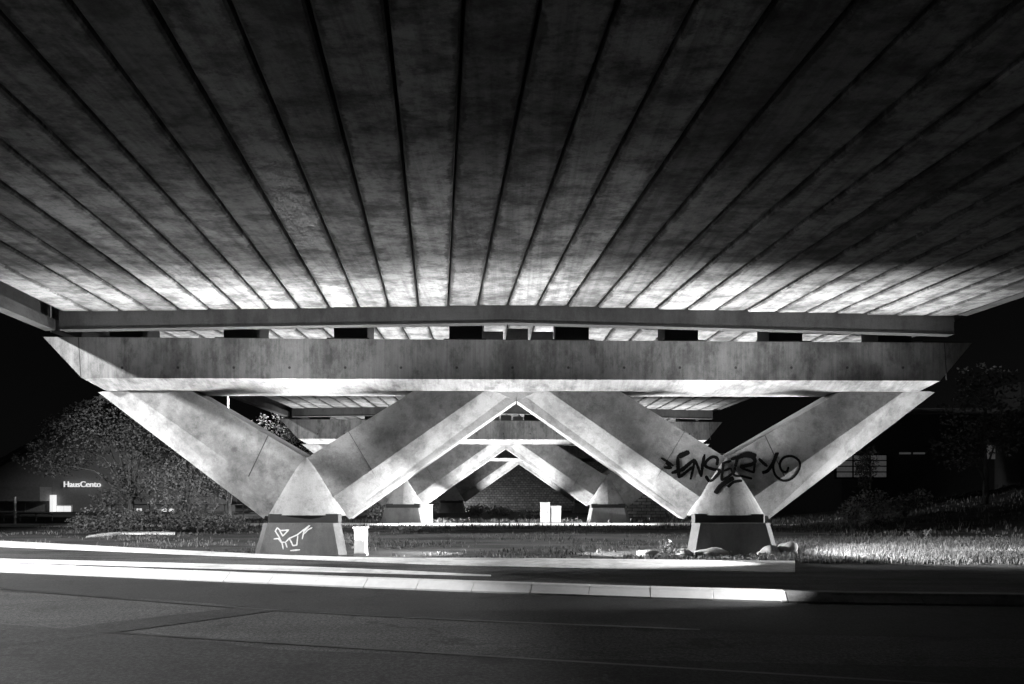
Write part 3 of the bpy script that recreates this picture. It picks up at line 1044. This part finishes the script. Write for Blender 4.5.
def street_lamp(X, Y, lb, inward=1, h=10.2, arm=1.6, power=0, aim=None, cone=150):
    t = empty('street_lamp', (X - inward * arm, Y, 0)); tag(t, lb, 'street lamp', 'street lamps beside the viaduct')
    bm = bmesh.new(); tube(bm, [(0, 0, -.2), (0, 0, 1.2), (0, 0, h - .4)], [.10, .075, .045], 12); obj('pole', bm, M['white_metal'], t, smooth=True)
    bm = bmesh.new(); tube(bm, [(0, 0, h - .4), (inward * .2, 0, h - .08), (inward * (arm - .3), 0, h + .05)], [.055, .05, .04], 10); obj('arm', bm, M['grey_metal'], t, smooth=True)
    hd = obj('lamp_head', bx((inward * arm, 0, h + .07), (.8, .3, .12), bev=.04), M['grey_metal'], t)
    obj('lens', bx((inward * arm, 0, h + .005), (.6, .22, .02)), M['lens'], hd)
    if power:
        l = bpy.data.lights.new('street_lamp_light', 'SPOT')
        l.energy = power; l.spot_size = R(cone); l.spot_blend = .25; l.shadow_soft_size = .3
        l.color = (1, 1, 1)
        lo = bpy.data.objects.new('street_lamp_light', l)
        p = Vector((X, Y, h - .12))
        lo.location = p
        lo.rotation_euler = ((Vector(aim) - p).to_track_quat('-Z', 'Y')).to_euler()
        col.objects.link(lo)


street_lamp(-19.3, 9.6, 'street lamp left of the nearest span', 1, 10.2, power=33000, aim=(-5, 15, 0), cone=140)
street_lamp(-17.4, 45.7, 'street lamp whose thin pole shows behind the outer left leg', 1, 10.2, power=9000, aim=(-20, 54, 1), cone=104)
street_lamp(24.0, 29.0, 'added low street lamp, out of view right of the second span', -1, 6.3, power=36000, aim=(-5, 21, 2.5), cone=30)  # added unseen lamp, set low to brighten the left leg's upper edge
street_lamp(-24.0, 29.0, 'added low street lamp, out of view left of the second span', 1, 6.3, power=60000, aim=(6, 21, 2.5), cone=30)  # added out of view to whiten the right leg's upper edge

# ------------------------------------------------------------------ buildings
b = empty('shop_building', (P(60, 500, 62).x, 62, 0)); tag(b, 'gabled shop with a lit name sign and bright window, behind the trees', 'building')
ox = b.location.x
def q(x, y, Y=62): 
    p = P(x, y, Y); return Vector((p.x - ox, Y - 62, p.z))
def face_box(x0, y0, x1, y1, d0, d1):
    a, c = q(x0, y1), q(x1, y0)
    return bx(((a.x + c.x) / 2, (d0 + d1) / 2, (a.z + c.z) / 2), (c.x - a.x, d1 - d0, c.z - a.z))
bm = bmesh.new()
pts = [q(-60, 512), q(-60, 500), q(86, 419), q(235, 500), q(235, 512)]
pts[0].z = pts[-1].z = -.2
loft(bm, [[p + Vector((0, d, 0)) for p in pts] for d in (0, 16)])
obj('wall', bm, M['wall_dark'], b)
for a, c in ((q(-66, 503), q(86, 417)), (q(240, 503), q(86, 417))):
    bm = bmesh.new(); up = Vector((0, 0, .35))
    loft(bm, [[a + Vector((0, -.6, .03)), a + Vector((0, 16.5, .03)), a + Vector((0, 16.5, .03)) + up, a + Vector((0, -.6, .03)) + up], [c + Vector((0, -.6, .03)), c + Vector((0, 16.5, .03)), c + Vector((0, 16.5, .03)) + up, c + Vector((0, -.6, .03)) + up]])
    obj('roof', bm, M['roof'], b)
obj('canopy', face_box(12, 487, 52, 501, -1.6, -.05), M['wall_grey'], b)
obj('shopfront', face_box(-30, 503, 26, 516, -.12, -.01), M['wall_grey'], b)
f = obj('window', face_box(57.5, 505, 73, 518, -.2, -.05), M['white_metal'], b)
obj('pane', face_box(58.3, 506, 64.5, 517, -.24, -.2), M['glow'], f)
obj('pane', face_box(65.2, 506, 72.3, 517, -.24, -.2), M['glow'], f)
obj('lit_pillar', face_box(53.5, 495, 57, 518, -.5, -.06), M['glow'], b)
f = obj('window', face_box(130, 506, 180, 516, -.2, -.05), M['wall_grey'], b)
for x in (138, 163, 170): obj('pane', face_box(x, 508.5, x + 5, 513.5, -.24, -.2), M['glow'], f)
fc = bpy.data.curves.new('sign_text', 'FONT')
fc.body = 'HausCento'; fc.size = 1.0; fc.extrude = .05; fc.align_x = 'CENTER'
fo = bpy.data.objects.new('sign_text', fc); col.objects.link(fo)
bpy.context.view_layer.update()
me = bpy.data.meshes.new_from_object(fo.evaluated_get(bpy.context.evaluated_depsgraph_get()))
bpy.data.objects.remove(fo)
xs_ = [v.co.x for v in me.vertices]
p0, p1 = q(66, 487), q(102.5, 487)
k = (p1.x - p0.x) / (max(xs_) - min(xs_))
for v in me.vertices: v.co = Vector(((p0.x + p1.x) / 2 + v.co.x * k, -.3 - v.co.z, p0.z + v.co.y * k))
me.materials.append(M['sign'])
so = bpy.data.objects.new('sign_letters', me); col.objects.link(so); so.parent = b

b = empty('long_building', (22, 46, 0)); tag(b, 'dark building with a barred lit window behind the right bank', 'building')
ox = 22
def q(x, y, Y=46):
    p = P(x, y, Y); return Vector((p.x - ox, Y - 46, p.z))
obj('wall', bx((12.7, 5, 3.4), (25, 10, 7.2)), M['wall_black'], b)
obj('roof', bx((12.7, 5, 7.15), (26, 11, .35)), M['roof'], b)
obj('annex', bx((14.5, -1.2, 4.0), (8, 2.4, 9.5)), M['wall_black'], b)
f = obj('window', face_box(834, 454, 887, 479, -.12, -.02), M['black_glass'], b)
for i in range(3):
    for j in range(4):
        obj('pane', face_box(836 + i * 17, 455.5 + j * 5.7, 851 + i * 17, 460 + j * 5.7, -.16, -.12), M['glow_dim'], f)
for x in (899, 913):
    obj('window', face_box(x, 452.5, x + 11, 454.2, -.1, -.02), M['glow_dim'], b)
f = obj('window', bx((q(990, 450, 43.6).x, -2.47, q(990, 452, 43.6).z), (.5, .1, .9)), M['glow_dim'], b)

# coursed wall lit behind the middle pier
w = empty('stone_wall', (9.2, 47, 0)); tag(w, 'coursed stone wall lit up right of the middle pier', 'wall')
obj('body', bx((0, 0, .75), (5.2, .5, 1.7), bev=.02), M['stone_wall'], w)
obj('coping', bx((0, 0, 1.64), (5.4, .62, .1), bev=.02), M['kerb'], w)

# ------------------------------------------------------------------ light
def area(name, loc, sx, sy, power, aim, spread=180):
    l = bpy.data.lights.new(name, 'AREA')
    l.shape = 'RECTANGLE'; l.size = sx; l.size_y = sy; l.energy = power; l.spread = R(spread)
    o = bpy.data.objects.new(name, l)
    o.location = loc
    o.rotation_euler = (Vector(aim) - Vector(loc)).to_track_quat('-Z', 'Y').to_euler()
    col.objects.link(o)
    return o


# added low strips in place of passing cars' light, set to brighten chamfers and soffits
for D, dx, k in ((D1, 0, 36), (D2, pier_x[D2], 62), (D3, pier_x[D3], 62)):
    for xc, ln in ((-10.1, 3.2), (.15, 5.6), (10.4, 3.2)):
        area('traffic_fill', (xc + dx, D + .26, .45), ln, .1, k * ln, (xc + dx, D + .26, 3), 64)
for xc in (-5.6, 5.75):
    area('traffic_fill', (xc, 17.5, .3), 3.6, .12, 230, (xc, 17.56, 3), 50)
area('traffic_fill', (-3.5, 13.2, .5), 12, .2, 110, (-3.5, 13.1, 3), 66)
area('traffic_fill', (-.5, 16.3, .4), 22, .2, 1050, (-.5, 16.28, 3), 46)
area('traffic_fill', (-.5, 36.0, .4), 22, .2, 1100, (-.5, 36, 3), 60)
area('traffic_fill', (-0.5, 21.8, .4), 22, .3, 3600, (-.5, 21.6, 5), 110)
area('traffic_fill', (0.0, 41.6, .4), 22, .3, 2000, (0, 41.4, 5), 110)


def beam(loc, aim, power, cone, size=.08):
    l = bpy.data.lights.new('fill_beam', 'SPOT')
    l.energy = power; l.spot_size = R(cone); l.spot_blend = .6; l.shadow_soft_size = size
    o = bpy.data.objects.new('fill_beam', l)
    o.location = loc
    o.rotation_euler = (Vector(aim) - Vector(loc)).to_track_quat('-Z', 'Y').to_euler()
    col.objects.link(o)


# added fill spots without vehicles: along the pier, between the pedestals, over the right hand grass
beam((0.1, 18.3, .75), (-4.6, 18.2, 1.0), 5000, 62)
beam((0.3, 18.3, .75), (5.0, 18.2, 1.0), 5000, 62)
beam((17.5, 18.9, 1.2), (8.0, 18.6, -.1), 16000, 36)
beam((6.6, 16.6, 2.3), (10.4, 17.6, 0), 5200, 74)
beam((-.45, 38.1, .75), (-5.1, 38.1, .95), 9000, 40)
beam((-.25, 38.3, .75), (4.5, 38.4, .8), 9000, 30)
beam((-9, 60, 1.2), (1, 69, 2.5), 9000, 60)
beam((-13, 35.0, 3.6), (-2.5, 35.7, 0), 26000, 30)
beam((13, 35.0, 2.4), (3, 36.2, 0), 32000, 22)
beam((8.0, 14.6, 1.2), (-1.5, 15.9, 0), 5000, 34)
beam((6.2, 9.5, .9), (-1.0, 11.2, .1), 2200, 34)

el, az = R(18), R(250)
w = bpy.data.worlds.new('World'); scene.world = w; w.use_nodes = True
nt = w.node_tree
sky = N(nt, 'ShaderNodeTexSky', sky_type='NISHITA', sun_disc=False, sun_elevation=el, sun_rotation=az)
bw = N(nt, 'ShaderNodeRGBToBW')
nt.links.new(sky.outputs[0], bw.inputs[0])
nt.links.new(bw.outputs[0], nt.nodes['Background'].inputs['Color'])
nt.nodes['Background'].inputs['Strength'].default_value = 0.0006
sl = bpy.data.lights.new('moon', 'SUN'); sl.energy = 0.004; sl.angle = R(.5)
so = bpy.data.objects.new('moon', sl); col.objects.link(so)
dv = Vector((math.sin(az) * math.cos(el), math.cos(az) * math.cos(el), math.sin(el)))
so.rotation_euler = (-dv).to_track_quat('-Z', 'Y').to_euler()

# ------------------------------------------------------------------ camera
cd = bpy.data.cameras.new('camera')
cd.sensor_width = 36; cd.lens = 36 * F / 1024
cd.shift_y = (HZ - 342) / 1024
cd.clip_end = 1500; cd.clip_start = .05
co_ = bpy.data.objects.new('camera', cd); col.objects.link(co_)
co_.location = (0, 0, CH); co_.rotation_euler = (R(90), 0, 0)
scene.camera = co_
scene.view_settings.view_transform = 'Standard'
scene.view_settings.look = 'None'
scene.view_settings.exposure = 0.0
scene.view_settings.gamma = 1.0
scene.view_settings.use_curve_mapping = False
scene.cycles.use_denoising = True
scene.cycles.max_bounces = 6
scene.cycles.diffuse_bounces = 2
scene.cycles.sample_clamp_indirect = 4
